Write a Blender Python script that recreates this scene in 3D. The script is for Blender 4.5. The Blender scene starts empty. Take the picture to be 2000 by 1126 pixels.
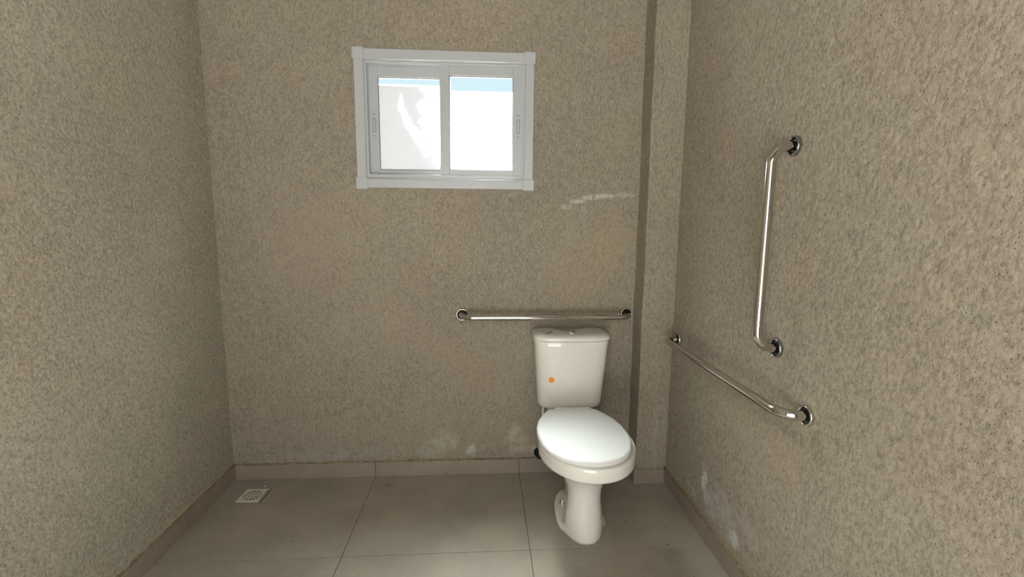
import bpy, bmesh, math, random
import numpy as np
from mathutils import Vector, Matrix
from mathutils.bvhtree import BVHTree

sc = bpy.context.scene
COL = sc.collection
random.seed(4)

# ------------------------------------------------------------------ camera
FPX, YAW, PITCH, ROLL, CAMZ = 901.4, 0.0633, -0.1363, 0.0083, 1.22325
cd = bpy.data.cameras.new('camera')
cd.sensor_width = 36.0
cd.lens = FPX * 36.0 / 2000.0
cd.clip_start = 0.02
cam = bpy.data.objects.new('camera', cd)
COL.objects.link(cam)
_f = Vector((math.sin(YAW) * math.cos(PITCH), math.cos(YAW) * math.cos(PITCH), math.sin(PITCH)))
_r = Vector((math.cos(YAW), -math.sin(YAW), 0))
_u = _r.cross(_f)
_c, _s = math.cos(ROLL), math.sin(ROLL)
r2 = _c * _r + _s * _u
u2 = -_s * _r + _c * _u
cam.matrix_world = Matrix(((r2.x, u2.x, -_f.x, 0), (r2.y, u2.y, -_f.y, 0), (r2.z, u2.z, -_f.z, CAMZ), (0, 0, 0, 1)))
sc.camera = cam

# ------------------------------------------------------------------ room numbers (metres)
D = 2.158                      # back wall
XL, XR = -1.193, 0.875         # left / right wall
PW, PD = 0.147, 0.124          # pier in the corner
YB = -0.45                     # wall behind the camera
HC = 2.75                      # ceiling
BH, BT = 0.0715, 0.0085        # baseboard
J1, TS, DT = -0.5243, 0.7027, 0.561
WX0, WX1, WZ0, WZ1 = -0.5663, 0.2337, 1.3786, 1.9808
DX0, DX1, DZ = -0.72, 0.43, 2.1   # doorway behind the camera

# ------------------------------------------------------------------ light
w = bpy.data.worlds.new('world')
sc.world = w
w.use_nodes = True
wn = w.node_tree
bg = wn.nodes['Background']
bg.inputs['Strength'].default_value = 1.25
wtc = wn.nodes.new('ShaderNodeTexCoord')
wsep = wn.nodes.new('ShaderNodeSeparateXYZ')
wr = wn.nodes.new('ShaderNodeValToRGB')
wn.links.new(wtc.outputs['Generated'], wsep.inputs[0])
wn.links.new(wsep.outputs['Z'], wr.inputs[0])
wn.links.new(wr.outputs[0], bg.inputs['Color'])
# pale blue low sky, brilliant hazy sky overhead
wr.color_ramp.interpolation = 'EASE'
e0, e1 = wr.color_ramp.elements
e0.position, e0.color = 0.30, (0.68, 0.83, 0.92, 1)
e1.position, e1.color = 0.70, (26.0, 27.3, 28.6, 1)
# bright sunlit haze high over the far side of the yard
wd = wn.nodes.new('ShaderNodeVectorMath'); wd.operation = 'DOT_PRODUCT'
wd.inputs[1].default_value = Vector((-0.12, 0.46, 0.88)).normalized()
wn.links.new(wtc.outputs['Generated'], wd.inputs[0])
wp = wn.nodes.new('ShaderNodeMath'); wp.operation = 'POWER'; wp.use_clamp = False
wn.links.new(wd.outputs['Value'], wp.inputs[0]); wp.inputs[1].default_value = 20.0
wq = wn.nodes.new('ShaderNodeMath'); wq.operation = 'GREATER_THAN'; wn.links.new(wd.outputs['Value'], wq.inputs[0]); wq.inputs[1].default_value = 0.76
wm = wn.nodes.new('ShaderNodeMath'); wm.operation = 'MULTIPLY'
wn.links.new(wp.outputs[0], wm.inputs[0]); wn.links.new(wq.outputs[0], wm.inputs[1])
ws = wn.nodes.new('ShaderNodeVectorMath'); ws.operation = 'SCALE'; ws.inputs[0].default_value = (215, 217, 215)
wn.links.new(wm.outputs[0], ws.inputs['Scale'])
wa = wn.nodes.new('ShaderNodeVectorMath'); wa.operation = 'ADD'
wn.links.new(wr.outputs[0], wa.inputs[0]); wn.links.new(ws.outputs[0], wa.inputs[1])
wn.links.new(wa.outputs[0], bg.inputs['Color'])

sd = bpy.data.lights.new('sun', 'SUN')
sd.energy = 20.0
sd.angle = 0.01
sd.color = (1.0, 0.98, 0.97)
sun = bpy.data.objects.new('sun', sd)
COL.objects.link(sun)
sun.rotation_euler = (-Vector((0.3, -1.0, 0.9))).to_track_quat('-Z', 'Y').to_euler()


def area(name, loc, rot, sx, sy, e, col, portal=False):
    a = bpy.data.lights.new(name, 'AREA')
    a.shape = 'RECTANGLE'
    a.size, a.size_y, a.energy, a.color = sx, sy, e, col
    a.cycles.is_portal = portal
    o = bpy.data.objects.new(name, a)
    COL.objects.link(o)
    o.location = loc
    o.rotation_euler = rot
    return o


# added lamp standing in for daylight from a guessed doorway behind the camera
area('doorway_fill_lamp', ((DX0 + DX1) / 2, YB - 0.02, DZ / 2), (math.radians(90), 0, 0), DX1 - DX0, DZ - 0.05, 16.5, (1.0, 0.975, 0.935))
area('window_portal', ((WX0 + WX1) / 2, D + 0.11, (WZ0 + WZ1) / 2), (math.radians(-90), 0, 0), 0.74, 0.56, 1.0, (1, 1, 1), True)

vs = sc.view_settings
vs.view_transform = 'Standard'
vs.look = 'None'
vs.gamma = 1
vs.use_curve_mapping = False
vs.exposure = 0.0


# ------------------------------------------------------------------ helpers
def link(name, me, mats, parent=None):
    o = bpy.data.objects.new(name, me)
    COL.objects.link(o)
    for m in (mats if isinstance(mats, (list, tuple)) else [mats]):
        me.materials.append(m)
    if parent is not None:
        o.parent = parent
    return o


def obj(name, bm, mats, parent=None, smooth=False, bevel=0, seg=2, sub=0, angle=None):
    bmesh.ops.recalc_face_normals(bm, faces=bm.faces)
    me = bpy.data.meshes.new(name)
    bm.to_mesh(me)
    bm.free()
    if smooth:
        me.polygons.foreach_set('use_smooth', [True] * len(me.polygons))
    o = link(name, me, mats, parent)
    if bevel:
        m = o.modifiers.new('bevel', 'BEVEL')
        m.width, m.segments, m.limit_method = bevel, seg, 'ANGLE'
        m.angle_limit = math.radians(40)
        if smooth:
            m.harden_normals = False
    if sub:
        m = o.modifiers.new('sub', 'SUBSURF')
        m.levels = m.render_levels = sub
    return o


def empty(name, loc=(0, 0, 0)):
    o = bpy.data.objects.new(name, None)
    COL.objects.link(o)
    o.location = loc
    o.empty_display_size = 0.05
    return o


def tag(o, label=None, cat=None, group=None, kind=None):
    if label: o['label'] = label
    if cat: o['category'] = cat
    if group: o['group'] = group
    if kind: o['kind'] = kind
    return o


def box(bm, x0, x1, y0, y1, z0, z1, mi=0):
    v = [bm.verts.new(p) for p in ((x0, y0, z0), (x1, y0, z0), (x1, y1, z0), (x0, y1, z0), (x0, y0, z1), (x1, y0, z1), (x1, y1, z1), (x0, y1, z1))]
    for f in ((0, 3, 2, 1), (4, 5, 6, 7), (0, 1, 5, 4), (1, 2, 6, 5), (2, 3, 7, 6), (3, 0, 4, 7)):
        bm.faces.new([v[i] for i in f]).material_index = mi


def loft(bm, rings, cap0=True, cap1=True, mi=0):
    vr = [[bm.verts.new(p) for p in r] for r in rings]
    n = len(rings[0])
    for a, b in zip(vr, vr[1:]):
        for i in range(n):
            bm.faces.new((a[i], a[(i + 1) % n], b[(i + 1) % n], b[i])).material_index = mi
    if cap0: bm.faces.new(vr[0][::-1]).material_index = mi
    if cap1: bm.faces.new(vr[-1]).material_index = mi


def lathe(bm, prof, origin, axis, n=40, mi=0, cap0=False, cap1=False):
    """prof: (radius, height) pairs, revolved about axis."""
    axis = Vector(axis).normalized()
    q = Vector((0, 0, 1)).rotation_difference(axis)
    o = Vector(origin)
    rings = [[o + q @ Vector((r * math.cos(2 * math.pi * i / n), r * math.sin(2 * math.pi * i / n), h)) for i in range(n)] for r, h in prof]
    loft(bm, rings, cap0, cap1, mi)


def tube(bm, pts, rad, n=20, mi=0, caps=True):
    pts = [Vector(p) for p in pts]
    t0 = (pts[1] - pts[0]).normalized()
    ref = t0.orthogonal().normalized()
    rings = []
    for i, p in enumerate(pts):
        a = pts[max(i - 1, 0)]
        b = pts[min(i + 1, len(pts) - 1)]
        t = (b - a).normalized()
        ref = (ref - t * ref.dot(t)).normalized()
        bi = t.cross(ref)
        rings.append([p + rad * (math.cos(2 * math.pi * k / n) * ref + math.sin(2 * math.pi * k / n) * bi) for k in range(n)])
    loft(bm, rings, caps, caps, mi)


def half_resample(pts, n=36):
    """half outline (dx>=0, y) from front tip to back centre, smoothed and spaced by arc length"""
    P = np.array(pts, float)
    d = np.r_[0, np.cumsum(np.hypot(*np.diff(P, axis=0).T))]
    s = np.linspace(0, d[-1], 400)
    Q = np.c_[np.interp(s, d, P[:, 0]), np.interp(s, d, P[:, 1])]
    k = np.hanning(17); k /= k.sum()
    full = np.r_[Q[::-1][:-1] * [-1, 1], Q, Q[::-1][1:] * [-1, 1]]
    sm = np.c_[np.convolve(full[:, 0], k, 'same'), np.convolve(full[:, 1], k, 'same')]
    Q = sm[399:799]
    d = np.r_[0, np.cumsum(np.hypot(*np.diff(Q, axis=0).T))]
    s = np.linspace(0, d[-1], n)
    return np.c_[np.interp(s, d, Q[:, 0]), np.interp(s, d, Q[:, 1])]


def ring3(half, cx, z):
    h = [(cx + x, y, z) for x, y in half]
    return h + [(2 * cx - x, y, z) for x, y, z in h[-2:0:-1]]


def shrink(pts, k, c=None):
    """inset a half outline by k metres towards its centre line"""
    P = np.array(pts, float)
    ym = (P[:, 1].min() + P[:, 1].max()) / 2
    L = (P[:, 1].max() - P[:, 1].min()) / 2
    W = P[:, 0].max()
    return [(x * (W - k) / W, ym + (y - ym) * (L - k) / L) for x, y in P]


def wrap_patch(name, target_bm, centre, normal, up, wid, hgt, nx, ny, off, mat, parent, thick=0.0):
    """thin sheet laid on a curved surface by projecting a grid on it"""
    bvh = BVHTree.FromBMesh(target_bm)
    n = Vector(normal).normalized()
    u = Vector(up)
    u = (u - n * u.dot(n)).normalized()
    r = u.cross(n)
    c = Vector(centre)
    bm = bmesh.new()
    g = []
    for j in range(ny + 1):
        row = []
        for i in range(nx + 1):
            a, b = (i / nx - .5), (j / ny - .5)
            p = c + r * a * wid + u * b * hgt
            loc, nn, _, _ = bvh.ray_cast(p + n * .15, -n)
            if loc is None: loc, nn = p, n
            if nn.dot(n) < 0: nn = -nn
            row.append(bm.verts.new(loc + nn * off))
        g.append(row)
    uv = bm.loops.layers.uv.new('UVMap')
    for j in range(ny):
        for i in range(nx):
            f = bm.faces.new((g[j][i], g[j][i + 1], g[j + 1][i + 1], g[j + 1][i]))
            for l, (a, b) in zip(f.loops, ((i, j), (i + 1, j), (i + 1, j + 1), (i, j + 1))):
                l[uv].uv = (a / nx, b / ny)
    return obj(name, bm, mat, parent, smooth=True)


# ------------------------------------------------------------------ materials
class NT:
    def __init__(s, name):
        s.m = bpy.data.materials.new(name)
        s.m.use_nodes = True
        s.t = s.m.node_tree
        s.b = s.t.nodes['Principled BSDF']
        s.out = s.t.nodes['Material Output']

    def n(s, typ, **kw):
        nd = s.t.nodes.new('ShaderNode' + typ)
        for k, v in kw.items(): setattr(nd, k, v)
        return nd

    def l(s, a, b): s.t.links.new(a, b)

    def val(s, x, sock):
        if hasattr(x, 'is_output'): s.l(x, sock)
        else: sock.default_value = x

    def math(s, op, a, b=0.0, c=0.0, clamp=False):
        nd = s.n('Math', operation=op, use_clamp=clamp)
        s.val(a, nd.inputs[0]); s.val(b, nd.inputs[1]); s.val(c, nd.inputs[2])
        return nd.outputs[0]

    def mix(s, f, a, b):
        nd = s.n('Mix', data_type='RGBA')
        s.val(f, nd.inputs[0])
        for x, k in ((a, 6), (b, 7)):
            if isinstance(x, tuple): x = (*x[:3], 1)
            s.val(x, nd.inputs[k])
        return nd.outputs[2]

    def pos(s):
        return s.n('TexCoord').outputs['Object']

    def map(s, vec, scale=(1, 1, 1), loc=(0, 0, 0)):
        nd = s.n('Mapping')
        s.l(vec, nd.inputs[0]); nd.inputs['Scale'].default_value = scale; nd.inputs['Location'].default_value = loc
        return nd.outputs[0]

    def noise(s, vec, scale, detail=3, rough=.5, dist=0.0):
        nd = s.n('TexNoise')
        s.l(vec, nd.inputs['Vector']); nd.inputs['Scale'].default_value = scale
        nd.inputs['Detail'].default_value = detail; nd.inputs['Roughness'].default_value = rough
        nd.inputs['Distortion'].default_value = dist
        return nd.outputs['Fac']

    def step(s, x, a, b):
        nd = s.n('MapRange', interpolation_type='SMOOTHSTEP')
        s.val(x, nd.inputs[0]); nd.inputs[1].default_value = a; nd.inputs[2].default_value = b
        return nd.outputs[0]

    def blob(s, vec, c, r, wob=None):
        """soft patch round point c, radii r; 1 inside, 0 outside"""
        sub = s.n('VectorMath', operation='SUBTRACT'); s.l(vec, sub.inputs[0]); sub.inputs[1].default_value = c
        dv = s.n('VectorMath', operation='DIVIDE'); s.l(sub.outputs[0], dv.inputs[0]); dv.inputs[1].default_value = r
        ln = s.n('VectorMath', operation='LENGTH'); s.l(dv.outputs[0], ln.inputs[0])
        x = ln.outputs['Value']
        if wob is not None: x = s.math('ADD', x, s.math('MULTIPLY', s.math('SUBTRACT', wob, .5), 2.2))
        return s.math('SUBTRACT', 1.0, s.step(x, .45, 1.1))

    def bump(s, h, dist, strength=1.0, prev=None):
        nd = s.n('Bump')
        nd.inputs['Distance'].default_value = dist; nd.inputs['Strength'].default_value = strength
        s.l(h, nd.inputs['Height'])
        if prev is not None: s.l(prev, nd.inputs['Normal'])
        s.l(nd.outputs[0], s.b.inputs['Normal'])
        return nd.outputs[0]

    def set(s, color=None, rough=None, metal=None, spec=None, coat=None):
        if color is not None:
            if isinstance(color, tuple): s.b.inputs['Base Color'].default_value = (*color[:3], 1)
            else: s.l(color, s.b.inputs['Base Color'])
        if rough is not None: s.val(rough, s.b.inputs['Roughness'])
        if metal is not None: s.b.inputs['Metallic'].default_value = metal
        if spec is not None: s.b.inputs['Specular IOR Level'].default_value = spec
        if coat is not None:
            s.b.inputs['Coat Weight'].default_value = coat; s.b.inputs['Coat Roughness'].default_value = .06
        return s.m


def stucco(name, base, stains=(), vert=.55, axis=2, pit_shade=.78, vein=62, dash=.34, vamt=.30, pit=175, mot=115, mamt=.9):
    m = NT(name)
    p = m.pos()
    st = [1, 1, 1]; st[axis] = vert
    ps = m.map(p, tuple(st))
    big = m.noise(m.map(p, (1, 1, 1), (3.1, 7.7, 1.3)), 1.9, 3, .55)
    big2 = m.noise(m.map(p, (1, 1, 1), (9.1, 2.7, 5.3)), 2.6, 2, .5)
    c = m.mix(m.step(big, .35, .68), tuple(x * .93 for x in base), tuple(x * 1.07 for x in base))
    # reddish and greenish patches of the plaster mix
    c = m.mix(m.math('MULTIPLY', m.step(big2, .5, .72), .5), c, (base[0] * 1.06, base[1] * .96, base[2] * .93))
    c = m.mix(m.math('MULTIPLY', m.step(big2, .45, .28), .5), c, (base[0] * .96, base[1] * 1.0, base[2] * .93))
    med = m.noise(ps, 55, 3, .6, .4)
    c = m.mix(m.math('MULTIPLY', m.step(med, .40, .66), .45), c, tuple(min(1, x * 1.22) for x in base))
    # mottling: lighter lumps, and crevice shade painted in as darker tone
    mo = m.noise(m.map(ps, (1, 1, 1), (2, 9, 4)), mot, 4, .6, .35)
    c = m.mix(m.math('MULTIPLY', m.step(mo, .50, .36), .46 * mamt), c, tuple(x * .45 for x in base))
    c = m.mix(m.math('MULTIPLY', m.step(mo, .50, .64), .36 * mamt), c, tuple(min(1, x * 1.45) for x in base))
    # short dark dashes
    ds = m.noise(m.map(ps, (1, 1, 1), (5, 3, 7)), 125, 3, .6, .5)
    c = m.mix(m.math('MULTIPLY', m.step(ds, .55, .68), dash), c, tuple(x * .42 for x in base))
    # small open pits, the shade inside them painted as dark colour
    wv = m.n('VectorMath', operation='ADD'); nz = m.n('TexNoise'); m.l(p, nz.inputs['Vector']); nz.inputs['Scale'].default_value = 160
    sc_ = m.n('VectorMath', operation='SCALE'); m.l(nz.outputs['Color'], sc_.inputs[0]); sc_.inputs['Scale'].default_value = .0035
    m.l(ps, wv.inputs[0]); m.l(sc_.outputs[0], wv.inputs[1])
    vo = m.n('TexVoronoi'); m.l(wv.outputs[0], vo.inputs['Vector']); vo.inputs['Scale'].default_value = pit
    sz = m.n('SeparateColor'); m.l(vo.outputs['Color'], sz.inputs[0])
    lim = m.math('MULTIPLY', sz.outputs[0], .33)
    pt_ = m.math('SUBTRACT', 1.0, m.step(m.math('SUBTRACT', vo.outputs['Distance'], lim), -.06, .03))
    pt_ = m.math('MULTIPLY', pt_, m.math('GREATER_THAN', sz.outputs[0], .35))
    c = m.mix(m.math('MULTIPLY', pt_, pit_shade), c, tuple(x * .25 for x in base))
    gr2 = m.noise(m.map(ps, (1, 1, 1), (14, 4, 9)), 240, 1, .5)
    c = m.mix(m.math('MULTIPLY', m.step(gr2, .62, .72), .30), c, tuple(min(1, x * 1.5) for x in base))
    # thin wandering cracks, their shade painted into the colour
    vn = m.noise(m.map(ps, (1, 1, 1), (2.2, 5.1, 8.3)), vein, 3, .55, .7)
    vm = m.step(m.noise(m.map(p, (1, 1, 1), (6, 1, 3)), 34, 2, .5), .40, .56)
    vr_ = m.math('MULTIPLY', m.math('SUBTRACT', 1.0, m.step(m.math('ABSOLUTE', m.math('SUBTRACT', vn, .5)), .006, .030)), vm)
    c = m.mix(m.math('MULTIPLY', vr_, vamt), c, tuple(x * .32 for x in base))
    wob = m.noise(p, 14, 4, .65)
    fine = m.noise(ps, 45, 3, .7)
    for (cen, rad, col, amt) in stains:
        f = m.blob(p, cen, rad, wob)
        f = m.math('MULTIPLY', f, m.math('MULTIPLY', m.step(fine, .30, .62), amt))
        c = m.mix(f, c, col)
    m.set(c, .95, spec=.15)
    h = m.math('ADD', m.math('MULTIPLY', m.step(m.noise(ps, 150, 3, .6, .6), .32, .46), 1.0), m.math('MULTIPLY', m.noise(ps, 260, 2, .6), .5))
    h = m.math('SUBTRACT', h, m.math('ADD', m.math('MULTIPLY', vr_, .5), m.math('MULTIPLY', pt_, 1.0)))
    m.bump(h, .0008, .7)
    return m.m


WALLC = (0.298, 0.262, 0.208)
PALE = (0.50, 0.49, 0.46)
OCHRE = (0.42, 0.28, 0.14)
M_wall_back = stucco('stucco_back', tuple(x * .93 for x in WALLC), pit_shade=.40, vein=85, dash=.36, vamt=.20, mot=150, pit=230, vert=.50, stains=[
    ((-.80, D, 1.10), (.28, .2, .34), (.32, .25, .20), .45), ((-.45, D, .75), (.3, .2, .2), (.32, .26, .205), .35), ((.0, D, .55), (.3, .2, .2), (.32, .265, .20), .35), ((-.35, D, .20), (1.1, .2, .12), (.31, .27, .215), .4),
    ((.45, D, 1.0), (.2, .2, .25), (.34, .28, .20), .4),
    ((-.235, D, .135), (.11, .1, .07), (.36, .34, .29), .7), ((-.19, D, .175), (.07, .1, .06), (.40, .365, .29), .7), ((-.06, D, .12), (.03, .1, .035), PALE, .7),
    ((-.85, D, .11), (.20, .1, .045), (.34, .32, .29), .55), ((-.55, D, .12), (.16, .1, .04), (.34, .32, .28), .5),
    ((.17, D, .16), (.06, .1, .07), (.40, .365, .29), .8), ((.21, D, .12), (.10, .1, .025), (.40, .365, .29), .8), ((.15, D, .21), (.03, .1, .05), (.40, .365, .29), .8),
    ((.44, D, 1.335), (.045, .1, .012), PALE, .9), ((.50, D, 1.352), (.05, .1, .012), PALE, .8), ((.57, D, 1.362), (.06, .1, .012), PALE, .8),
    ((.39, D, 1.31), (.03, .1, .012), PALE, .7), ((.66, D, 1.365), (.07, .1, .012), (.42, .40, .34), .8),
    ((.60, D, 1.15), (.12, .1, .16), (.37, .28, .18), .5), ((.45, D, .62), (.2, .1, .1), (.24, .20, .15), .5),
])
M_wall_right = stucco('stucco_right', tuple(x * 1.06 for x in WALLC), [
    ((XR, 1.66, .225), (.1, .03, .075), (.62, .62, .60), .95), ((XR, 1.63, .18), (.1, .025, .03), (.5, .5, .48), .8),
    ((XR, 1.43, .145), (.1, .035, .032), (.62, .62, .64), .95), ((XR, 1.44, .17), (.1, .03, .03), (.48, .46, .42), .8),
    ((XR, 1.54, .18), (.1, .13, .09), (.40, .38, .36), .8), ((XR, 1.36, .22), (.1, .09, .06), (.36, .34, .32), .6), ((XR, 1.75, .13), (.1, .05, .03), (.45, .43, .40), .8),
    ((XR, 1.97, .24), (.1, .008, .06), PALE, .6), ((XR, 1.72, .33), (.1, .012, .012), PALE, .8),
    ((XR, 1.45, .6), (.1, .25, .12), (.36, .29, .20), .35), ((XR, 1.2, .55), (.1, .1, .08), (.38, .29, .20), .35),
    ((XR, 1.55, .085), (.1, .45, .012), (.30, .22, .13), .8),
], vert=.6)
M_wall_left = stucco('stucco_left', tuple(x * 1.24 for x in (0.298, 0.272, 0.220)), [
    ((XL, 1.80, .085), (.1, .15, .016), (.50, .38, .24), .9), ((XL, 1.95, .10), (.1, .03, .02), (.42, .30, .20), .8),
], vert=.75)
M_pier = stucco('stucco_pier', tuple(x * .93 for x in WALLC), pit_shade=.30, vein=85, dash=.36, vamt=.20, mot=120, pit=230, vert=.42, stains=[((XR - .06, D - PD, .2), (.02, .05, .2), (.36, .35, .33), .5)])
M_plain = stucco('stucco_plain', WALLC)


def tile_mat(name, base, gloss=.42):
    m = NT(name)
    p = m.pos()
    a = m.noise(p, 4.5, 5, .6, .3)
    b = m.noise(m.map(p, (1, 1, 1), (7, 3, 2)), 60, 4, .65)
    c = m.mix(m.step(a, .3, .72), tuple(x * .90 for x in base), tuple(x * 1.12 for x in base))
    c = m.mix(m.math('MULTIPLY', m.step(b, .45, .7), .3), c, tuple(x * 1.25 for x in base))
    # dirt flecks and dust smudges
    d = m.noise(m.map(p, (1, 1, 1), (1, 12, 2)), 38, 2, .5)
    c = m.mix(m.math('MULTIPLY', m.step(d, .73, .78), .7), c, (.05, .04, .03))
    wob = m.noise(p, 22, 3, .6)
    for cen, rad, col, amt in (((.70, 1.66, 0), (.05, .06, .1), (.36, .33, .27), .6), ((.62, 1.80, 0), (.14, .03, .1), (.27, .25, .22), .4),
                               ((.715, 1.60, 0), (.008, .004, .1), (.06, .05, .04), .6), ((.75, 1.70, 0), (.004, .004, .1), (.03, .03, .03), .8),
                               ((.60, 1.75, 0), (.004, .006, .1), (.03, .03, .03), .6), ((-.45, 2.07, 0), (.02, .008, .1), (.05, .04, .03), .7),
                               ((.26, 2.0, 0), (.012, .005, .1), (.04, .03, .03), .7), ((.22, 2.08, 0), (.012, .005, .1), (.04, .03, .03), .7)):
        c = m.mix(m.math('MULTIPLY', m.blob(p, cen, rad, wob), amt), c, col)
    m.set(c, m.math('ADD', gloss, m.math('MULTIPLY', a, .15)), spec=.4)
    m.bump(m.noise(p, 260, 2, .6), .0003, .5)
    return m.m


M_tile = tile_mat('porcelain_tile', (.300, .270, .225))
M_base = tile_mat('baseboard_tile', (.262, .218, .178))


def grout_mat(name, col):
    m = NT(name)
    c = m.mix(m.step(m.noise(m.pos(), 60, 4, .6), .35, .65), tuple(x * .6 for x in col), col)
    m.set(c, .95, spec=.1)
    m.bump(m.noise(m.pos(), 180, 3, .6), .002, .8)
    return m.m


M_grout = grout_mat('dark_grout', (.10, .083, .066))
M_mortar = grout_mat('mortar_bead', (.30, .235, .15))


def plastic(name, col, rough=.3, spec=.5, coat=0.0, mott=.03):
    m = NT(name)
    c = m.mix(m.noise(m.pos(), 6, 3, .5), tuple(x * (1 - mott) for x in col), tuple(min(1, x * (1 + mott)) for x in col))
    m.set(c, rough, spec=spec, coat=coat)
    return m.m


M_ceramic = plastic('glazed_ceramic', (.76, .75, .70), .16, .5, .6, .02)
M_lid = plastic('white_plastic', (.70, .71, .70), .42, .35, 0, .02)
M_alu = plastic('white_aluminium', (.44, .455, .47), .32, .5, 0, .02)
M_gasket = plastic('dark_gasket', (.02, .022, .028), .5)
M_black = plastic('painted_void_black', (.008, .008, .008), .8)
M_hose = plastic('white_hose', (.75, .75, .72), .4)
M_blue = plastic('navy_plastic', (.003, .007, .016), .5)
M_orange = plastic('orange_paper', (.90, .30, .045), .55, .3)
M_drain = plastic('pale_plastic', (.62, .58, .51), .45, .4, 0, .08)
M_shell = plastic('masonry', (.5, .47, .42), .95, .1)


def metal(name, col, rough, streak=False):
    m = NT(name)
    m.set(col, rough, metal=1.0)
    p = m.pos()
    m.l(m.math('ADD', rough * .7, m.math('MULTIPLY', m.noise(p, 18, 4, .6), rough * .6)), m.b.inputs['Roughness'])
    return m.m


M_steel = metal('polished_steel', (.66, .63, .59), .13)
M_steel_dk = metal('flange_steel', (.40, .41, .42), .12)
M_recess_shade = metal('recess_shade_steel', (.07, .065, .06), .35)  # shade inside the flange cup, painted as dark metal
M_chrome = metal('chrome', (.72, .72, .72), .07)

# clear pane
m = NT('window_glass')
tr = m.n('BsdfTransparent'); gl = m.n('BsdfGlossy'); mx = m.n('MixShader')
tr.inputs[0].default_value = (.95, .98, .97, 1); gl.inputs['Roughness'].default_value = .02
mx.inputs[0].default_value = .06
m.l(tr.outputs[0], mx.inputs[1]); m.l(gl.outputs[0], mx.inputs[2]); m.l(mx.outputs[0], m.out.inputs[0])
M_glass = m.m

# hazy protective film with a scraped curved streak
m = NT('protective_film')
p = m.pos()
tr = m.n('BsdfTransparent'); df = m.n('BsdfDiffuse'); tl = m.n('BsdfTranslucent'); a1 = m.n('AddShader'); mx = m.n('MixShader')
df.inputs[0].default_value = (.48, .48, .50, 1); tl.inputs[0].default_value = (.015, .015, .016, 1)
m.l(df.outputs[0], a1.inputs[0]); m.l(tl.outputs[0], a1.inputs[1])
wob = m.noise(p, 24, 4, .65)
clr = m.blob(p, (-.372, D, 1.77), (.013, .3, .04), wob)
for cen, rad in (((-.358, D, 1.72), (.013, .3, .035)), ((-.342, D, 1.68), (.014, .3, .03)), ((-.322, D, 1.645), (.016, .3, .028)), ((-.300, D, 1.615), (.018, .3, .025)), ((-.278, D, 1.59), (.020, .3, .025)), ((-.26, D, 1.56), (.018, .3, .03)),
                 ((-.22, D, 1.72), (.07, .3, .11)), ((-.20, D, 1.60), (.04, .3, .12)), ((-.215, D, 1.82), (.07, .3, .05))):
    clr = m.math('MAXIMUM', clr, m.blob(p, cen, rad, wob))
den = m.math('MULTIPLY', m.math('SUBTRACT', 1.0, clr), m.math('ADD', .980, m.math('MULTIPLY', m.noise(p, 40, 5, .7), .018)))
m.l(den, mx.inputs[0]); m.l(tr.outputs[0], mx.inputs[1]); m.l(a1.outputs[0], mx.inputs[2]); m.l(mx.outputs[0], m.out.inputs[0])
M_film = m.m

# white outside wall
m = NT('white_render')
c = m.mix(m.noise(m.pos(), 3, 4, .6), (.80, .79, .76), (.88, .87, .85))
m.set(c, .9, spec=.1)
M_white = m.m

# paper label with unreadable printed blocks
m = NT('printed_label')
uv = m.n('TexCoord').outputs['UV']
sx = m.n('SeparateXYZ'); m.l(uv, sx.inputs[0])
X, Y = sx.outputs[0], sx.outputs[1]


def rect(x0, x1, y0, y1):
    a = m.math('MULTIPLY', m.math('GREATER_THAN', X, x0), m.math('LESS_THAN', X, x1))
    b = m.math('MULTIPLY', m.math('GREATER_THAN', Y, y0), m.math('LESS_THAN', Y, y1))
    return m.math('MULTIPLY', a, b)


col = (.74, .73, .71, 1)
rs = [(.12, .88, .90, .96), (.12, .22, .74, .84), (.28, .5, .74, .84), (.58, .70, .74, .84), (.14, .46, .52, .66), (.56, .86, .58, .62),
      (.56, .80, .52, .55), (.14, .80, .42, .45), (.14, .66, .36, .39), (.14, .86, .30, .33), (.14, .58, .24, .27), (.14, .26, .08, .18), (.36, .44, .08, .18)]
fac = rect(*rs[0])
for r in rs[1:]: fac = m.math('MAXIMUM', fac, rect(*r))
m.set(m.mix(fac, col, (.03, .03, .03)), .5, spec=.3)
M_label = m.m


# ------------------------------------------------------------------ stucco walls as dense relief meshes
def vnoise(u, v, seed):
    rng = np.random.RandomState(seed)
    T = rng.rand(256, 256)
    iu = np.floor(u).astype(int); iv = np.floor(v).astype(int)
    fu = u - iu; fv = v - iv
    fu = fu * fu * (3 - 2 * fu); fv = fv * fv * (3 - 2 * fv)
    a = T[iu % 256, iv % 256]; b = T[(iu + 1) % 256, iv % 256]; c = T[iu % 256, (iv + 1) % 256]; d = T[(iu + 1) % 256, (iv + 1) % 256]
    return (a * (1 - fu) + b * fu) * (1 - fv) + (c * (1 - fu) + d * fu) * fv


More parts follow.
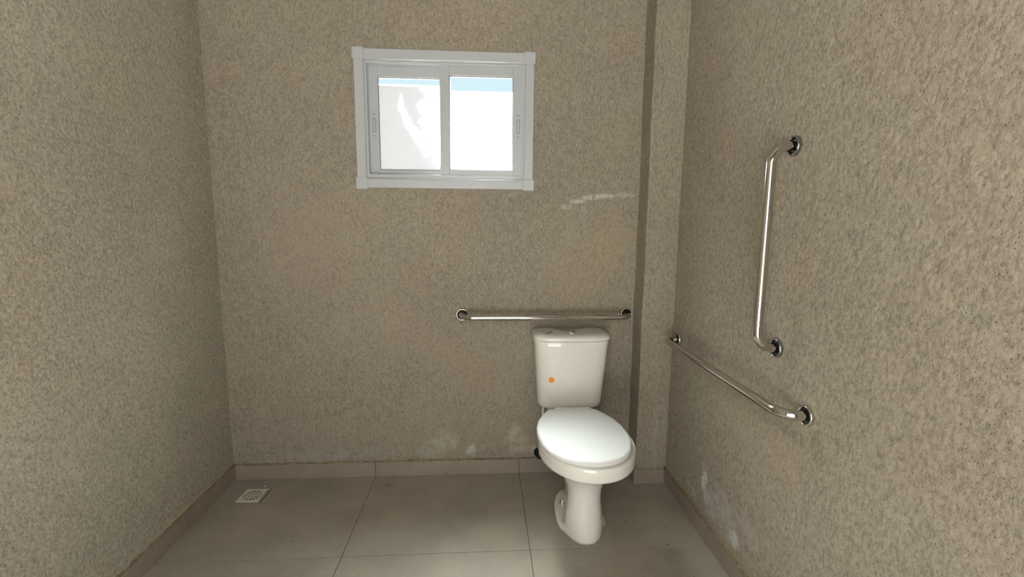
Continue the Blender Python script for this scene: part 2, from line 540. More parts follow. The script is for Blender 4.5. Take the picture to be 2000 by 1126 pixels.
def relief(u, v, seed, vstretch=.6, amp=1.0):
    du = (vnoise(u * 60, v * 60, seed + 7) - .5) * .012
    dv = (vnoise(u * 60, v * 60, seed + 8) - .5) * .012
    u2, v2 = u + du, v + dv
    n = .55 * vnoise(u2 * 125, v2 * 125 * vstretch, seed) + .3 * vnoise(u2 * 200, v2 * 200 * vstretch, seed + 1) + .15 * vnoise(u2 * 300, v2 * 300 * vstretch, seed + 2)
    pit = np.clip((n - .27) / .13, 0, 1); pit = pit * pit * (3 - 2 * pit)
    rg = np.abs(vnoise(u2 * 95, v2 * 95 * vstretch, seed + 5) * .65 + vnoise(u2 * 190, v2 * 190 * vstretch, seed + 6) * .35 - .5)
    crack = np.clip(rg / .05, 0, 1)
    on = np.clip((vnoise(u * 45, v * 45, seed + 9) - .35) / .2, 0, 1)      # cracks come and go
    low = vnoise(u * 6, v * 6, seed + 3) - .5
    mid = vnoise(u * 28, v * 18, seed + 4) - .5
    return amp * ((pit - 1) * .0011 + (crack - 1) * .0003 * on + n * .0003) + low * .0016 + mid * .0003


def relief_wall(name, mat, o, du, dv, nrm, U, V, seed, cell=.0032, hole=None, vs_=.6, amp=1.0, extra=None, flat_edges=()):
    """grid spanned by du (0..U) and dv (0..V) from o, pushed along nrm"""
    o, du, dv, nrm = (np.array(x, float) for x in (o, du, dv, nrm))
    nu, nv = int(round(U / cell)), int(round(V / cell))
    uu, vv = np.meshgrid(np.linspace(0, U, nu + 1), np.linspace(0, V, nv + 1), indexing='ij')
    h = relief(uu, vv, seed, vs_, amp)
    P = o + uu[..., None] * du + vv[..., None] * dv + h[..., None] * nrm
    P = P.reshape(-1, 3)
    idx = np.arange((nu + 1) * (nv + 1)).reshape(nu + 1, nv + 1)
    F = np.stack([idx[:-1, :-1], idx[1:, :-1], idx[1:, 1:], idx[:-1, 1:]], -1).reshape(-1, 4)
    if hole:
        cu = (uu[:-1, :-1] + cell / 2).reshape(-1); cv = (vv[:-1, :-1] + cell / 2).reshape(-1)
        keep = ~((cu > hole[0]) & (cu < hole[1]) & (cv > hole[2]) & (cv < hole[3]))
        F = F[keep]
    if extra:                                   # plain quads that finish the wall out of view
        ev = np.array([q for e in extra for q in e], float)
        base = len(P)
        P = np.r_[P, ev]
        F = np.r_[F, base + np.arange(len(ev)).reshape(-1, 4)]
    me = bpy.data.meshes.new(name)
    me.vertices.add(len(P)); me.vertices.foreach_set('co', P.astype(np.float32).ravel())
    me.loops.add(F.size); me.loops.foreach_set('vertex_index', F.astype(np.int32).ravel())
    me.polygons.add(len(F)); me.polygons.foreach_set('loop_start', np.arange(0, F.size, 4, dtype=np.int32))
    me.polygons.foreach_set('loop_total', np.full(len(F), 4, np.int32))
    me.update(calc_edges=True)
    me.polygons.foreach_set('use_smooth', np.ones(len(F), bool))
    ob = link(name, me, mat)
    return tag(ob, kind='structure')


VT = 2.30   # top of the finely modelled band
hx0, hx1, hz0, hz1 = WX0 + .03, WX1 - .03, WZ0 + .03, WZ1 - .03
relief_wall('wall_back', M_wall_back, (XL - .03, D, -.01), (1, 0, 0), (0, 0, 1), (0, -1, 0), XR - XL + .06, VT, 11, vs_=.45,
            hole=(hx0 - XL + .03, hx1 - XL + .03, hz0 + .01, hz1 + .01),
            extra=[[(XL - .03, D, VT - .012), (XR + .03, D, VT - .012), (XR + .03, D, HC + .02), (XL - .03, D, HC + .02)],
                   [(hx0, D, hz0), (hx1, D, hz0), (hx1, D + .105, hz0), (hx0, D + .105, hz0)],
                   [(hx0, D, hz1), (hx1, D, hz1), (hx1, D + .105, hz1), (hx0, D + .105, hz1)],
                   [(hx0, D, hz0), (hx0, D, hz1), (hx0, D + .105, hz1), (hx0, D + .105, hz0)],
                   [(hx1, D, hz0), (hx1, D, hz1), (hx1, D + .105, hz1), (hx1, D + .105, hz0)]])
YN = .45
relief_wall('wall_right', M_wall_right, (XR, D + .03, -.01), (0, -1, 0), (0, 0, 1), (-1, 0, 0), D - YN + .03, VT, 31, vs_=.7,
            extra=[[(XR + .003, D + .03, VT - .02), (XR + .003, YN, VT - .02), (XR + .003, YN, HC + .02), (XR + .003, D + .03, HC + .02)], [(XR + .003, YN + .01, -.01), (XR + .003, YB - .03, -.01), (XR + .003, YB - .03, HC + .02), (XR + .003, YN + .01, HC + .02)]])
relief_wall('wall_left', M_wall_left, (XL, YN, -.01), (0, 1, 0), (0, 0, 1), (1, 0, 0), D - YN + .03, VT, 57, vs_=.75, amp=1.1,
            extra=[[(XL - .003, D + .03, VT - .02), (XL - .003, YN, VT - .02), (XL - .003, YN, HC + .02), (XL - .003, D + .03, HC + .02)], [(XL - .003, YN + .01, -.01), (XL - .003, YB - .03, -.01), (XL - .003, YB - .03, HC + .02), (XL - .003, YN + .01, HC + .02)]])


# corner pier: side face, rounded arris and front face in one sweep
def pier():
    cell = .004
    x0, yf = XR - PW, D - PD
    r = .007
    path = [(x0, y) for y in np.arange(D, yf + r, -cell)]
    path += [(x0 + r - r * math.cos(a), yf + r - r * math.sin(a)) for a in np.linspace(0, math.pi / 2, 4)]
    path += [(x, yf) for x in np.arange(x0 + r + cell, XR, cell)] + [(XR, yf)]
    P = np.array(path)
    d = np.gradient(P, axis=0); d /= np.linalg.norm(d, axis=1)[:, None]
    N = np.c_[d[:, 1], -d[:, 0]]
    s = np.r_[0, np.cumsum(np.hypot(*np.diff(P, axis=0).T))]
    nv = int(VT / cell)
    uu, vv = np.meshgrid(s, np.linspace(0, VT, nv + 1), indexing='ij')
    h = relief(uu, vv, 83, .5, .8)
    wav = (vnoise(vv * 7, vv * 0, 91) - .5) * .004
    h = h + wav
    h = np.abs(1) * h
    X = P[:, 0][:, None] + N[:, 0][:, None] * h
    Yy = P[:, 1][:, None] + N[:, 1][:, None] * h
    co = np.stack([X, Yy, vv], -1)
    ext = np.stack([P[:, 0], P[:, 1], np.full(len(P), HC)], -1)[:, None, :]
    co = np.concatenate([co, ext], 1)
    nu, nw = co.shape[0] - 1, co.shape[1] - 1
    idx = np.arange(co.shape[0] * co.shape[1]).reshape(co.shape[0], co.shape[1])
    F = np.stack([idx[:-1, :-1], idx[1:, :-1], idx[1:, 1:], idx[:-1, 1:]], -1).reshape(-1, 4)
    me = bpy.data.meshes.new('wall_pier')
    co = co.reshape(-1, 3)
    me.from_pydata([], [], [])
    me.vertices.add(len(co)); me.vertices.foreach_set('co', co.astype(np.float32).ravel())
    me.loops.add(F.size); me.loops.foreach_set('vertex_index', F.astype(np.int32).ravel())
    me.polygons.add(len(F)); me.polygons.foreach_set('loop_start', np.arange(0, F.size, 4, dtype=np.int32))
    me.polygons.foreach_set('loop_total', np.full(len(F), 4, np.int32))
    me.update(calc_edges=True)
    me.polygons.foreach_set('use_smooth', np.ones(len(F), bool))
    tag(link('wall_pier', me, M_pier), kind='structure')


pier()

# ceiling, wall behind the camera with its doorway
bm = bmesh.new(); box(bm, XL - .1, XR + .1, YB - .1, D + .14, HC, HC + .12)
tag(obj('ceiling', bm, plastic('ceiling_paint', (.36, .35, .34), .9, .1)), kind='structure')
bm = bmesh.new()
box(bm, XL - .1, DX0, YB - .12, YB, 0, HC); box(bm, DX1, XR + .1, YB - .12, YB, 0, HC); box(bm, DX0, DX1, YB - .12, YB, DZ, HC)
tag(obj('wall_front', bm, M_plain), kind='structure')

# ------------------------------------------------------------------ floor tiles over grout
bm = bmesh.new()
g = .0022
xs = [XL - .02, J1, J1 + TS, J1 + 2 * TS + .02]
ys = [D + .02, D - DT, D - DT - TS, D - DT - 2 * TS, D - DT - 3 * TS, YB - .1]
for i in range(3):
    for j in range(5):
        if ys[j] - ys[j + 1] > .02:
            box(bm, xs[i] + g / 2, min(xs[i + 1], XR + .02) - g / 2, ys[j + 1] + g / 2, ys[j] - g / 2, -.012, 0)
box(bm, XL - .1, XR + .1, YB - .1, D + .1, -.06, -.0016, 1)
tag(obj('floor', bm, [M_tile, M_grout], bevel=.0007, seg=1), kind='structure')


# ------------------------------------------------------------------ baseboards
def baseboard(name, runs):
    """runs: list of boxes (x0,x1,y0,y1)"""
    bm = bmesh.new()
    for (x0, x1, y0, y1) in runs: box(bm, x0, x1, y0, y1, 0, BH)
    return bm


g = .0018
bm = baseboard('b', [(XL + BT, J1 - g, D - BT, D + .004), (J1 + g, J1 + TS - g, D - BT, D + .004), (J1 + TS + g, XR - PW - BT, D - BT, D + .004)])
o = obj('baseboard_back', bm, M_base, bevel=.0012, seg=2); tag(o, kind='structure')


def bead(name, parent, a, b, seed, lean):
    """uneven mortar line on top of a baseboard"""
    rng = random.Random(seed)
    a, b = Vector(a), Vector(b)
    n = max(4, int((b - a).length / .018))
    bm = bmesh.new()
    rings = []
    t = (b - a).normalized(); side = Vector(lean)
    for i in range(n + 1):
        p = a + (b - a) * i / n
        wd = .004 + rng.random() * .004; ht = .002 + rng.random() * .005
        rings.append([p - side * .003, p + side * wd, p + side * wd * .6 + Vector((0, 0, ht)), p - side * .003 + Vector((0, 0, ht * 1.5))])
    loft(bm, rings)
    ob = obj(name, bm, M_mortar, parent, smooth=True)
    return ob


bead('mortar_line', o, (XL, D - .001, BH), (XR - PW, D - .001, BH), 3, (0, -1, 0))
yj = D - DT
bm = baseboard('b', [(XL - .004, XL + BT, yj + g, D + .0), (XL - .004, XL + BT, yj - TS + g, yj - g), (XL - .004, XL + BT, YB, yj - TS - g)])
o = obj('baseboard_left', bm, M_base, bevel=.0012); tag(o, kind='structure')
bead('mortar_line', o, (XL + .001, D, BH), (XL + .001, .3, BH), 5, (1, 0, 0))
bm = baseboard('b', [(XR - BT, XR + .004, D - PD - .9, D - PD - BT), (XR - BT, XR + .004, YB, D - PD - .9 - g)])
o = obj('baseboard_right', bm, M_base, bevel=.0012); tag(o, kind='structure')
bead('mortar_line', o, (XR - .001, D - PD, BH), (XR - .001, .3, BH), 6, (-1, 0, 0))
bm = baseboard('b', [(XR - PW - BT, XR - BT + .0005, D - PD - BT, D - PD + .003), (XR - PW - BT, XR - PW + .003, D - PD + .0035, D - BT)])
o = obj('baseboard_pier', bm, M_base, bevel=.0012); tag(o, kind='structure')

# ------------------------------------------------------------------ window
win = empty('window_1', ((WX0 + WX1) / 2, D, WZ0)); tag(win, kind='structure')
WO = win.location.copy()


def wobj(name, bm, mats, parent=win, **k):
    """geometry given in world metres under the window empty"""
    if parent is win: bmesh.ops.translate(bm, verts=bm.verts, vec=-WO)
    else: bmesh.ops.translate(bm, verts=bm.verts, vec=-WO)
    return obj(name, bm, mats, parent, **k)


bm = bmesh.new()
cw = .044; ins = .006
y0, y1 = D - .011, D + .003
box(bm, WX0 + .05, WX1 - .05, y0, y1, WZ1 - ins - .040, WZ1 - ins)
box(bm, WX0 + .05, WX1 - .05, y0, y1, WZ0 + ins, WZ0 + ins + .038)
box(bm, WX0 + ins, WX0 + ins + .038, y0, y1, WZ0 + .05, WZ1 - .05)
box(bm, WX1 - ins - .038, WX1 - ins, y0, y1, WZ0 + .05, WZ1 - .05)
wobj('casing', bm, M_alu, bevel=.003, seg=3)
for cx_, cz_ in ((WX0, WZ0), (WX1 - .052, WZ0), (WX0, WZ1 - .052), (WX1 - .052, WZ1 - .052)):
    bm = bmesh.new(); box(bm, cx_, cx_ + .052, D - .0135, D + .003, cz_, cz_ + .052)
    wobj('corner_cap', bm, M_alu, bevel=.004, seg=3)
# fixed frame: outer ring with two tracks
FX0, FX1, FZ0, FZ1 = WX0 + .0425, WX1 - .0425, WZ0 + .0425, WZ1 - .0445


def frame_ring(bm, x0, x1, z0, z1, t, ya, yb, tb=None, tt=None, mi=0):
    tb = t if tb is None else tb; tt = t if tt is None else tt
    o_ = [(x0, z0), (x1, z0), (x1, z1), (x0, z1)]
    i_ = [(x0 + t, z0 + tb), (x1 - t, z0 + tb), (x1 - t, z1 - tt), (x0 + t, z1 - tt)]
    V = {}
    for k, y in (('a', ya), ('b', yb)):
        V['o' + k] = [bm.verts.new((x, y, z)) for x, z in o_]
        V['i' + k] = [bm.verts.new((x, y, z)) for x, z in i_]
    for i in range(4):
        j = (i + 1) % 4
        for q in ((V['oa'][i], V['oa'][j], V['ia'][j], V['ia'][i]), (V['ob'][j], V['ob'][i], V['ib'][i], V['ib'][j]),
                  (V['oa'][j], V['oa'][i], V['ob'][i], V['ob'][j]), (V['ia'][i], V['ia'][j], V['ib'][j], V['ib'][i])):
            bm.faces.new(q).material_index = mi


bm = bmesh.new()
frame_ring(bm, FX0, FX1, FZ0, FZ1, .004, D - .013, D + .100)
frame_ring(bm, FX0 + .004, FX1 - .004, FZ0 + .004, FZ1 - .004, .008, D + .012, D + .018, .022, .012)
frame_ring(bm, FX0 + .004, FX1 - .004, FZ0 + .004, FZ1 - .004, .008, D + .046, D + .051, .020, .012)
frame_ring(bm, FX0 + .004, FX1 - .004, FZ0 + .004, FZ1 - .004, .010, D + .082, D + .086, .020, .014)
wobj('window_frame', bm, M_alu, bevel=.0012)


def sash(x0, x1, z0, z1, ya, yb, stile_l, stile_r, rail_b, rail_t):
    bm = bmesh.new()
    box(bm, x0, x0 + stile_l, ya, yb, z0, z1); box(bm, x1 - stile_r, x1, ya, yb, z0, z1)
    box(bm, x0 + stile_l, x1 - stile_r, ya + .0008, yb, z0, z0 + rail_b); box(bm, x0 + stile_l, x1 - stile_r, ya + .0008, yb, z1 - rail_t, z1)
    s_ = wobj('sash', bm, M_alu, bevel=.0018, seg=2)
    gx0, gx1, gz0, gz1 = x0 + stile_l, x1 - stile_r, z0 + rail_b, z1 - rail_t
    bm = bmesh.new(); frame_ring(bm, gx0 - .0005, gx1 + .0005, gz0 - .0005, gz1 + .0005, .003, ya + .004, ya + .012)
    wobj('gasket', bm, M_gasket, s_)
    bm = bmesh.new(); box(bm, gx0 - .001, gx1 + .001, ya + .010, ya + .014, gz0 - .001, gz1 + .001)
    wobj('glass_pane', bm, M_glass, s_)
    return s_, (gx0, gx1, gz0, gz1)


def pull(s_, cx, cz, y):
    bm = bmesh.new()
    frame_ring(bm, cx - .0105, cx + .0105, cz - .062, cz + .062, .0008, y - .0008, y + .001)
    box(bm, cx - .0095, cx + .0095, y - .0014, y + .001, cz - .060, cz + .060)
    frame_ring(bm, cx - .007, cx + .007, cz - .030, cz + .028, .0014, y - .0020, y + .0, mi=1)
    box(bm, cx - .0050, cx + .0050, y - .0030, y + .0, cz - .027, cz + .025)
    for dz in (-.048, .048):
        lathe(bm, [(.0001, .0022), (.0022, .0018), (.0026, 0)], (cx, y - .001, cz + dz), (0, -1, 0), 12, 1)
    wobj('pull_plate', bm, [M_alu, M_gasket], s_)


sR, gR = sash(-.193, FX1 - .006, FZ0 + .024, FZ1 - .014, D + .018, D + .044, .041, .049, .028, .042)
pull(sR, FX1 - .006 - .026, 1.668, D + .018)
sL, gL = sash(FX0 + .006, -.148, FZ0 + .022, FZ1 - .014, D + .052, D + .078, .047, .040, .028, .046)
pull(sL, FX0 + .006 + .026, 1.668, D + .052)
# film stuck on the left pane, ragged upper edge
rng = random.Random(8)
bm = bmesh.new()
top = gL[3] - .034
n = 60
lo, hi = [], []
for i in range(n + 1):
    x = gL[0] + .003 + (gL[1] - gL[0] - .006) * i / n
    zt = top - .004 * i / n + (rng.random() - .5) * .0022
    lo.append(bm.verts.new((x, D + .0605, gL[2] + .003))); hi.append(bm.verts.new((x, D + .0605, zt)))
for i in range(n): bm.faces.new((lo[i], lo[i + 1], hi[i + 1], hi[i]))
bmesh.ops.translate(bm, verts=bm.verts, vec=-WO)
# keep object coordinates equal to world ones for the pattern
o = obj('protective_film', bm, M_film, sL)
mp = [nd for nd in M_film.node_tree.nodes if nd.type == 'TEX_COORD'][0]
ng = M_film.node_tree.nodes.new('ShaderNodeVectorMath'); ng.operation = 'ADD'; ng.inputs[1].default_value = WO
for l in list(mp.outputs['Object'].links):
    ts = l.to_socket; M_film.node_tree.links.remove(l); M_film.node_tree.links.new(ng.outputs[0], ts)
M_film.node_tree.links.new(mp.outputs['Object'], ng.inputs[0])
tag(o, label='hazy scraped film stuck on the left pane')

# unseen slab added to keep sun out of the doorway; paved ground below
bm = bmesh.new(); box(bm, -2.4, 2.4, -3.2, YB - .12, 2.42, 2.52)
tag(obj('sun_block_slab', bm, M_shell), kind='structure')
bm = bmesh.new(); box(bm, -5, 5, -8, YB - .12, -.12, -.05)
tag(obj('ground', bm, plastic('paving', (.45, .42, .36), .95, .1, 0, .1)), kind='structure')

# outside: sunlit white boundary wall and its ground
bm = bmesh.new(); box(bm, -.42, 4.5, 5.0, 5.15, -.1, 2.585); box(bm, -4.5, -.42, 5.0, 5.15, -.1, 2.632)
o = obj('wall_outside', bm, M_white, bevel=.01); tag(o, kind='structure')
bm = bmesh.new(); box(bm, -5, 5, D + .2, 5.0, -.12, -.05)
tag(obj('ground', bm, plastic('concrete_ground', (.45, .43, .39), .95, .1, 0, .1)), kind='structure')


# ------------------------------------------------------------------ grab bars
def grab_bar(name, label, A, B, out, depth, rad=.0142, bend=.052, flange_mat=M_steel):
    """A, B wall points; out unit vector into the room"""
    A, B, out = Vector(A), Vector(B), Vector(out)
    root = empty(name, A); tag(root, label, 'grab bar', 'steel grab bars around the toilet')
    t = (B - A).normalized()
    a1, b1 = A + out * depth, B + out * depth
    pts = [A + out * .002]
    s0 = A + out * (depth - bend)
    pts.append(s0)
    for k in range(1, 11):
        an = math.pi / 2 * k / 10
        pts.append(s0 + out * bend * math.sin(an) + t * bend * (1 - math.cos(an)))
    L = (B - A).length
    for k in range(1, 12):
        pts.append(a1 + t * (bend + (L - 2 * bend) * k / 12))
    s1 = B + out * (depth - bend)
    for k in range(10, 0, -1):
        an = math.pi / 2 * k / 10
        pts.append(s1 + out * bend * math.sin(an) - t * bend * (1 - math.cos(an)))
    pts += [s1, B + out * .002]
    bm = bmesh.new(); tube(bm, [p - A for p in pts], rad, 28)
    obj('bar', bm, M_steel, root, smooth=True)
    for P in (A, B):
        bm = bmesh.new()
        R_ = .0285
        lathe(bm, [(rad + .0002, .0015), (R_ - .0075, .0012), (R_ - .0066, .003), (R_ - .006, .006)], P - A, out, 44, 1)
        prof = [(R_ - .006, .006), (R_ - .0054, .0090), (R_ - .0040, .0106), (R_ - .0022, .0104), (R_ - .0006, .0085), (R_, .005), (R_, -.004)]
        lathe(bm, prof, P - A, out, 44)
        f = obj('wall_flange', bm, [flange_mat, M_recess_shade], root, smooth=True)
    return root


grab_bar('grab_bar', 'horizontal polished steel grab bar on the back wall above the toilet tank', (-.098, D, .803), (.690, D, .803), (0, -1, 0), .084, rad=.0126)
grab_bar('grab_bar', 'upright polished steel grab bar on the right wall', (XR, 1.286, 1.4497), (XR, 1.286, .868), (-1, 0, 0), .066, flange_mat=M_steel_dk)
grab_bar('grab_bar', 'horizontal polished steel grab bar on the right wall, beside the toilet', (XR, 1.966, .724), (XR, 1.137, .720), (-1, 0, 0), .066)

# ------------------------------------------------------------------ toilet
CX = .397
toilet = empty('toilet', (CX, 1.8, 0))
tag(toilet, 'white ceramic toilet with closed lid standing in the corner by the pier', 'toilet')
TO = Vector((CX, 1.8, 0))


def tobj(name, bm, mats, parent=toilet, **k):
    bmesh.ops.translate(bm, verts=bm.verts, vec=-TO)
    return obj(name, bm, mats, parent, **k)


def egg(W, yf, ym, yb, nb=2.4, nf=2.0):
    pts = []
    for k in range(0, 25):
        a = math.pi / 2 * k / 24
        pts.append((W * math.sin(a) ** (2 / nf), ym - (ym - yf) * math.cos(a) ** (2 / nf)))
    for k in range(1, 25):
        a = math.pi / 2 * k / 24
        pts.append((W * math.cos(a) ** (2 / nb), ym + (yb - ym) * math.sin(a) ** (2 / nb)))
    return pts


BASE = [(0, 1.612), (.030, 1.618), (.054, 1.640), (.072, 1.672), (.080, 1.692), (.093, 1.712), (.101, 1.742), (.100, 1.80), (.093, 1.87), (.076, 1.925), (.055, 1.96), (.03, 1.975), (0, 1.98)]


def ped(yf, Wf, Wb, yb=1.955, ym=None):
    """pedestal section: round front, slimmer rear"""
    ym = yf + Wf * 1.15 if ym is None else ym
    pts = []
    for k in range(0, 17):
        a = math.pi / 2 * k / 16
        pts.append((Wf * math.sin(a), ym - (ym - yf) * math.cos(a)))
    pts += [(Wf * .55 + Wb * .45, ym + .05), (Wb, ym + .10), (Wb, yb - .05), (Wb * .75, yb - .015), (0, yb)]
    return pts


bm = bmesh.new()
secs = [(0, BASE), (.010, BASE), (.016, BASE),
(.0195, [(x if y < 1.695 else x - .004, y) for x, y in BASE[:-4]] + [(x * .94, y - .004) for x, y in BASE[-4:]]),
        (.026, [(0, 1.612), (.030, 1.618), (.054, 1.640), (.072, 1.672), (.0785, 1.694), (.077, 1.718), (.064, 1.745), (.053, 1.775), (.044, 1.81), (.041, 1.86), (.040, 1.91), (.028, 1.935), (0, 1.945)]),
        (.038, [(0, 1.6125), (.030, 1.6185), (.0535, 1.6405), (.0715, 1.672), (.0775, 1.695), (.076, 1.718), (.062, 1.745), (.051, 1.775), (.042, 1.81), (.039, 1.86), (.038, 1.91), (.028, 1.935), (0, 1.945)]),
        (.060, ped(1.615, .0775, .040)), (.09, ped(1.620, .0735, .040)), (.13, ped(1.627, .0680, .040)), (.165, ped(1.631, .0665, .042)),
        (.20, ped(1.630, .072, .050)), (.235, ped(1.620, .087, .068)), (.265, ped(1.602, .100, .082)), (.29, egg(.118, 1.575, 1.70, 1.95)),
        (.31, egg(.140, 1.538, 1.69, 1.945)), (.33, egg(.159, 1.497, 1.68, 1.94)), (.345, egg(.172, 1.462, 1.67, 1.935)), (.3515, egg(.179, 1.446, 1.665, 1.93)), (.3545, egg(.1815, 1.4415, 1.665, 1.93)),
        (.359, egg(.1822, 1.440, 1.665, 1.93)), (.368, egg(.1825, 1.440, 1.665, 1.93)), (.385, egg(.1825, 1.440, 1.665, 1.93)), (.400, egg(.1825, 1.440, 1.665, 1.93)), (.4055, egg(.180, 1.443, 1.665, 1.928)), (.407, egg(.172, 1.452, 1.665, 1.922))]
loft(bm, [ring3(half_resample(s_, 40), CX + .008 * max(0, min(1, (.345 - z) / .13)), z) for z, s_ in secs])
# deck that carries the tank
dk = [(0, 1.84), (.085, 1.84), (.098, 1.87), (.104, 1.93), (.104, 2.06), (.095, 2.085), (0, 2.09)]
loft(bm, [ring3(half_resample(shrink(dk, s_), 24), CX, z) for z, s_ in ((.24, .05), (.29, .030), (.34, .012), (.37, .003), (.375, 0), (.382, 0), (.3855, .004), (.387, .012))])
ped_bm = bm.copy()
bowl = tobj('bowl', bm, M_ceramic, smooth=True)
wrap_patch('printed_sticker', ped_bm, (CX + .074, 1.664, .078), (.80, -.60, .04), (-.08, -.05, 1), .046, .082, 10, 14, .0009, M_label, bowl)
o = bpy.data.objects[-1] if False else [x for x in bowl.children if x.name.startswith('printed_sticker')][0]
for v in o.data.vertices: v.co -= TO
tag(o, label='white paper sticker with small black print')
bvh = BVHTree.FromBMesh(ped_bm)
for sx_ in (-1, 1):
    bx_, by_ = CX + .008 + sx_ * .060, 1.853
    hit = bvh.ray_cast(Vector((bx_, by_, .10)), Vector((0, 0, -1)))
    zc = hit[0].z if hit[0] is not None else .02
    bm = bmesh.new()
    lathe(bm, [(.0125, -.004), (.0125, .0015), (.0105, .003), (.0085, .0032), (.0085, .010), (.0070, .015), (.0035, .0185), (.0002, .0195)], (bx_, by_, zc), (0, 0, 1), 24)
    tobj('floor_bolt', bm, M_chrome, smooth=True)

# seat and lid
LC = CX - .013
LID = [(0, 1.437), (.055, 1.446), (.105, 1.473), (.145, 1.526), (.166, 1.588), (.1745, 1.66), (.171, 1.73), (.158, 1.79), (.133, 1.85), (.106, 1.894), (.098, 1.901), (.085, 1.903), (0, 1.903)]
bm = bmesh.new()
loft(bm, [ring3(half_resample(shrink(LID, k), 44), LC, z) for z, k in ((.4065, .016), (.408, .015), (.4120, .015), (.4145, .016))])
tobj('seat', bm, M_lid, smooth=True)
bm = bmesh.new()
loft(bm, [ring3(half_resample(shrink(LID, k), 44), LC, z) for z, k in ((.4150, .006), (.4154, .001), (.4175, -.001), (.4240, -.0012), (.4300, .0005), (.4335, .003), (.4352, .006), (.4360, .0095), (.4368, .014), (.4378, .045), (.4384, .09))])
lid = tobj('lid', bm, M_lid, smooth=True)
bm = bmesh.new()
box(bm, LC - .073, LC + .086, 1.888, 1.914, .409, .436)
tobj('hinge', bm, M_lid, lid, bevel=.003)
bm = bmesh.new()
hk = [(LC + .014 + .0095 * math.cos(a), 1.918, .441 + .0075 * math.sin(a)) for a in np.linspace(math.radians(185), math.radians(-35), 16)]
hk += [(LC + .018, 1.918, .433), (LC + .017, 1.918, .420)]
tube(bm, hk, .0017, 10)
tobj('hook', bm, M_hose, lid, smooth=True)

# tank
TC = CX + .005


def tank_sec(W, yf):
    s_ = W / .172
    return [(0, yf), (.06 * s_, yf + .002), (.115 * s_, yf + .009), (.150 * s_, yf + .022), (.167 * s_, yf + .040), (.172 * s_, yf + .062), (.172 * s_, 2.128), (.165 * s_, 2.138), (0, 2.138)]


bm = bmesh.new()
prof = [(.388, .122, 2.012), (.3885, .134, 2.003), (.393, .142, 1.996), (.402, .1475, 1.990), (.418, .1505, 1.987), (.47, .1535, 1.985), (.55, .1595, 1.979), (.63, .1655, 1.973), (.69, .170, 1.970), (.7095, .1718, 1.9685), (.7115, .1705, 1.970)]
loft(bm, [ring3(half_resample(tank_sec(W, yf), 40), TC, z) for z, W, yf in prof])
tank_bm = bm.copy()
tank = tobj('tank', bm, M_ceramic, smooth=True)
bm = bmesh.new()
loft(bm, [ring3(half_resample(tank_sec(W, yf), 40), TC, z) for z, W, yf in ((.7130, .166, 1.975), (.7134, .1735, 1.967), (.716, .1758, 1.9640), (.7265, .1757, 1.9645), (.733, .1725, 1.970), (.7375, .166, 1.980), (.740, .157, 1.993), (.741, .13, 2.02), (.7415, .08, 2.05))])
tl_ = tobj('tank_lid', bm, M_ceramic, smooth=True)
bm = bmesh.new()
lathe(bm, [(.0235, .7405), (.0240, .7432), (.0215, .7452), (.0185, .7448), (.0180, .7435), (.0165, .7445), (.012, .7470), (.005, .7482), (.0002, .7485)], (TC, 2.032, 0), (0, 0, 1), 36)
tobj('flush_button', bm, M_chrome, tl_, smooth=True)
bm = bmesh.new()
a, b = Vector((.282, 2.006, .7414)), Vector((.318, 2.060, .7416))
t = (b - a).normalized(); s_ = Vector((-t.y, t.x, 0)) * .0028
vv_ = [bm.verts.new(q + Vector((0, 0, h))) for h in (-.0006, .0008) for q in (a - s_, a + s_, b + s_, b - s_)]
for f in ((0, 1, 2, 3), (4, 5, 6, 7), (0, 1, 5, 4), (1, 2, 6, 5), (2, 3, 7, 6), (3, 0, 4, 7)): bm.faces.new([vv_[i] for i in f])
o = tobj('dark_mark', bm, plastic('dark_tape', (.10, .06, .045), .6), tl_)
tag(o, label='short dark brown strip')
# orange dot, wrapped on the tank
bvh = BVHTree.FromBMesh(tank_bm)
bm = bmesh.new()
vs_ = []
for k in range(28):
    a = 2 * math.pi * k / 28
    hit = bvh.ray_cast(Vector((.3075 + .0128 * math.cos(a), 1.8, .5345 + .0138 * math.sin(a))), Vector((0, 1, 0)))[0]
    vs_.append(bm.verts.new(hit + Vector((0, -.0006, 0))))
hit = bvh.ray_cast(Vector((.3075, 1.8, .5345)), Vector((0, 1, 0)))[0]
cv = bm.verts.new(hit + Vector((0, -.0007, 0)))
for k in range(28): bm.faces.new((cv, vs_[k], vs_[(k + 1) % 28]))
o = tobj('round_sticker', bm, M_orange, tank)
tag(o, label='round orange sticker')

# water supply: navy wall fitting and white flexible hose up to the tank
root = empty('supply_hose', (.262, D, .10)); tag(root, 'white supply hose with navy wall fitting behind the toilet bowl', 'water hose')
RO = root.location.copy()
bm = bmesh.new()
lathe(bm, [(.0002, .052), (.012, .052), (.013, .050), (.013, .030), (.019, .028), (.019, .010), (.024, .008), (.024, -.004)], (.276, D, .105), (0, -1, 0), 24)
bmesh.ops.translate(bm, verts=bm.verts, vec=-RO)
obj('wall_fitting', bm, M_blue, root, smooth=True)
bm = bmesh.new()
P0 = [Vector(p) for p in ((.276, D - .045, .115), (.282, D - .047, .16), (.286, D - .05, .22), (.287, D - .055, .29), (.287, D - .058, .35), (.289, D - .06, .3875))]
pts = []
for i in range(len(P0) - 1):
    p0 = P0[max(i - 1, 0)]; p1 = P0[i]; p2 = P0[i + 1]; p3 = P0[min(i + 2, len(P0) - 1)]
    for k in range(8):
        s = k / 8
        pts.append(.5 * ((2 * p1) + (p2 - p0) * s + (2 * p0 - 5 * p1 + 4 * p2 - p3) * s * s + (3 * p1 - p0 - 3 * p2 + p3) * s ** 3))
pts.append(P0[-1])
tube(bm, [p - RO for p in pts], .0055, 14)
obj('hose', bm, M_hose, root, smooth=True)

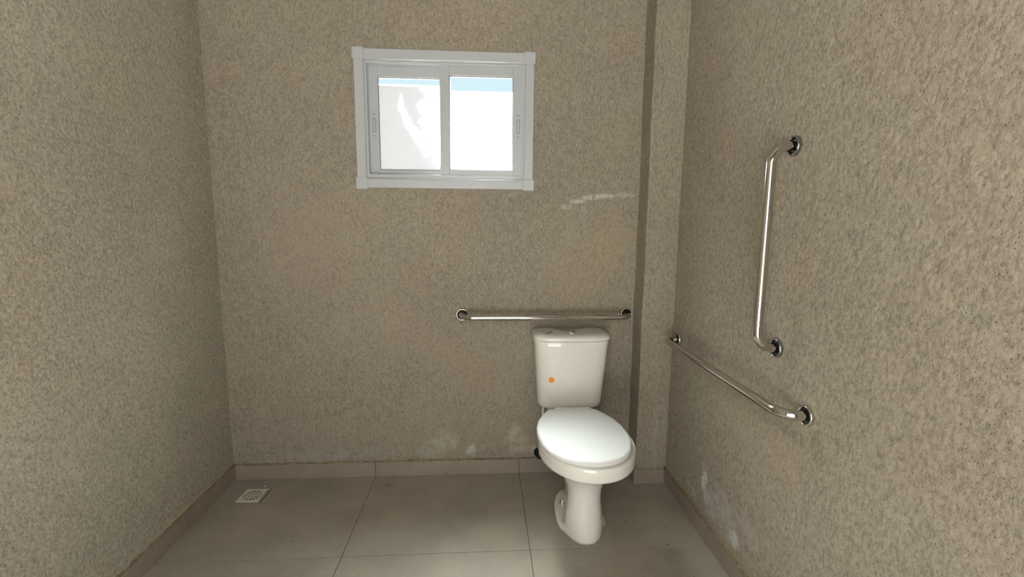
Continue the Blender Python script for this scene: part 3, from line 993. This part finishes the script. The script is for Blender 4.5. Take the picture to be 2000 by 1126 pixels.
# ------------------------------------------------------------------ floor drain
dr = empty('floor_drain', (-1.040, 2.0115, 0)); tag(dr, 'square pale grated floor drain near the left corner', 'floor drain')
dr.rotation_euler = (0, 0, math.radians(-2))
bm = bmesh.new(); box(bm, -.056, .058, -.054, .055, -.003, .0006)
obj('drain_dark_plate', bm, M_black, dr)  # flat black plate painting the dark of the hole, plus grout around it
bm = bmesh.new(); frame_ring(bm, -.0535, .0535, -.0525, .0525, .0035, -.0009, .0009)
bmesh.ops.rotate(bm, verts=bm.verts, cent=(0, 0, 0), matrix=Matrix.Rotation(math.radians(-90), 3, 'X'))
bmesh.ops.translate(bm, verts=bm.verts, vec=(0, 0, .0012))
obj('drain_frame', bm, M_drain, dr)
bm = bmesh.new()
NA = 80
radii = [.0, .0055, .0105, .0205, .0245, .0385, .0425]
S = .0475
rows = []
for r in radii[1:]:
    rows.append([(r * math.cos(2 * math.pi * (k) / NA), r * math.sin(2 * math.pi * k / NA)) for k in range(NA)])
sq = []
for k in range(NA):
    a = 2 * math.pi * k / NA
    m_ = S / max(abs(math.cos(a)), abs(math.sin(a)))
    sq.append((m_ * math.cos(a), m_ * math.sin(a)))
rows.append(sq)
vr = [[bm.verts.new((x, y, .0032)) for x, y in r] for r in rows]
bm.faces.new(vr[0])
for ri in range(len(rows) - 1):
    for k in range(NA):
        if ri == 1 and (k % 10) in (2, 3, 4, 5, 6, 7): continue
        if ri == 3 and (k % 5) in (1, 2, 3): continue
        bm.faces.new((vr[ri][k], vr[ri][(k + 1) % NA], vr[ri + 1][(k + 1) % NA], vr[ri + 1][k]))
gr = obj('grate', bm, M_drain, dr)
sm = gr.modifiers.new('solid', 'SOLIDIFY'); sm.thickness = .0022; sm.offset = -1
gr.rotation_euler = (math.radians(.6), math.radians(-.4), 0)
gr.location = (-.001, .0, .0006)

# ------------------------------------------------------------------ crumbs of plaster on the floor
for x, y, s_, lab in [
    (-.873, 2.144, .0024, 'tiny pale plaster crumb against the back baseboard, right of the drain'),
    (.70, 1.736, .0020, 'tiny pale plaster crumb on the dark floor right of the toilet'),
    (.213, 2.105, .0018, 'tiny pale plaster crumb by the back baseboard, just left of the toilet'),
    (-1.158, 2.10, .0022, 'tiny pale plaster crumb in the left corner of the floor'),
    (-1.02, 2.085, .0034, 'pale plaster crumb touching the far side of the floor drain, the largest crumb'),
    (-1.12, 1.79, .0022, 'tiny pale plaster crumb beside the left baseboard, in front of the drain'),
    (-.52, 1.93, .0020, 'tiny pale plaster crumb on the joint between the two big floor tiles')]:
    bm = bmesh.new()
    bmesh.ops.create_icosphere(bm, subdivisions=2, radius=s_)
    for v in bm.verts: v.co = Vector((v.co.x * random.uniform(1.1, 1.5), v.co.y * random.uniform(.8, 1.1), v.co.z * random.uniform(.6, .75)))
    zmin = min(v.co.z for v in bm.verts)
    o = obj('plaster_crumb', bm, M_drain)
    o.location = (x, y, -zmin)
    tag(o, lab, 'crumb', 'plaster crumbs on the floor')
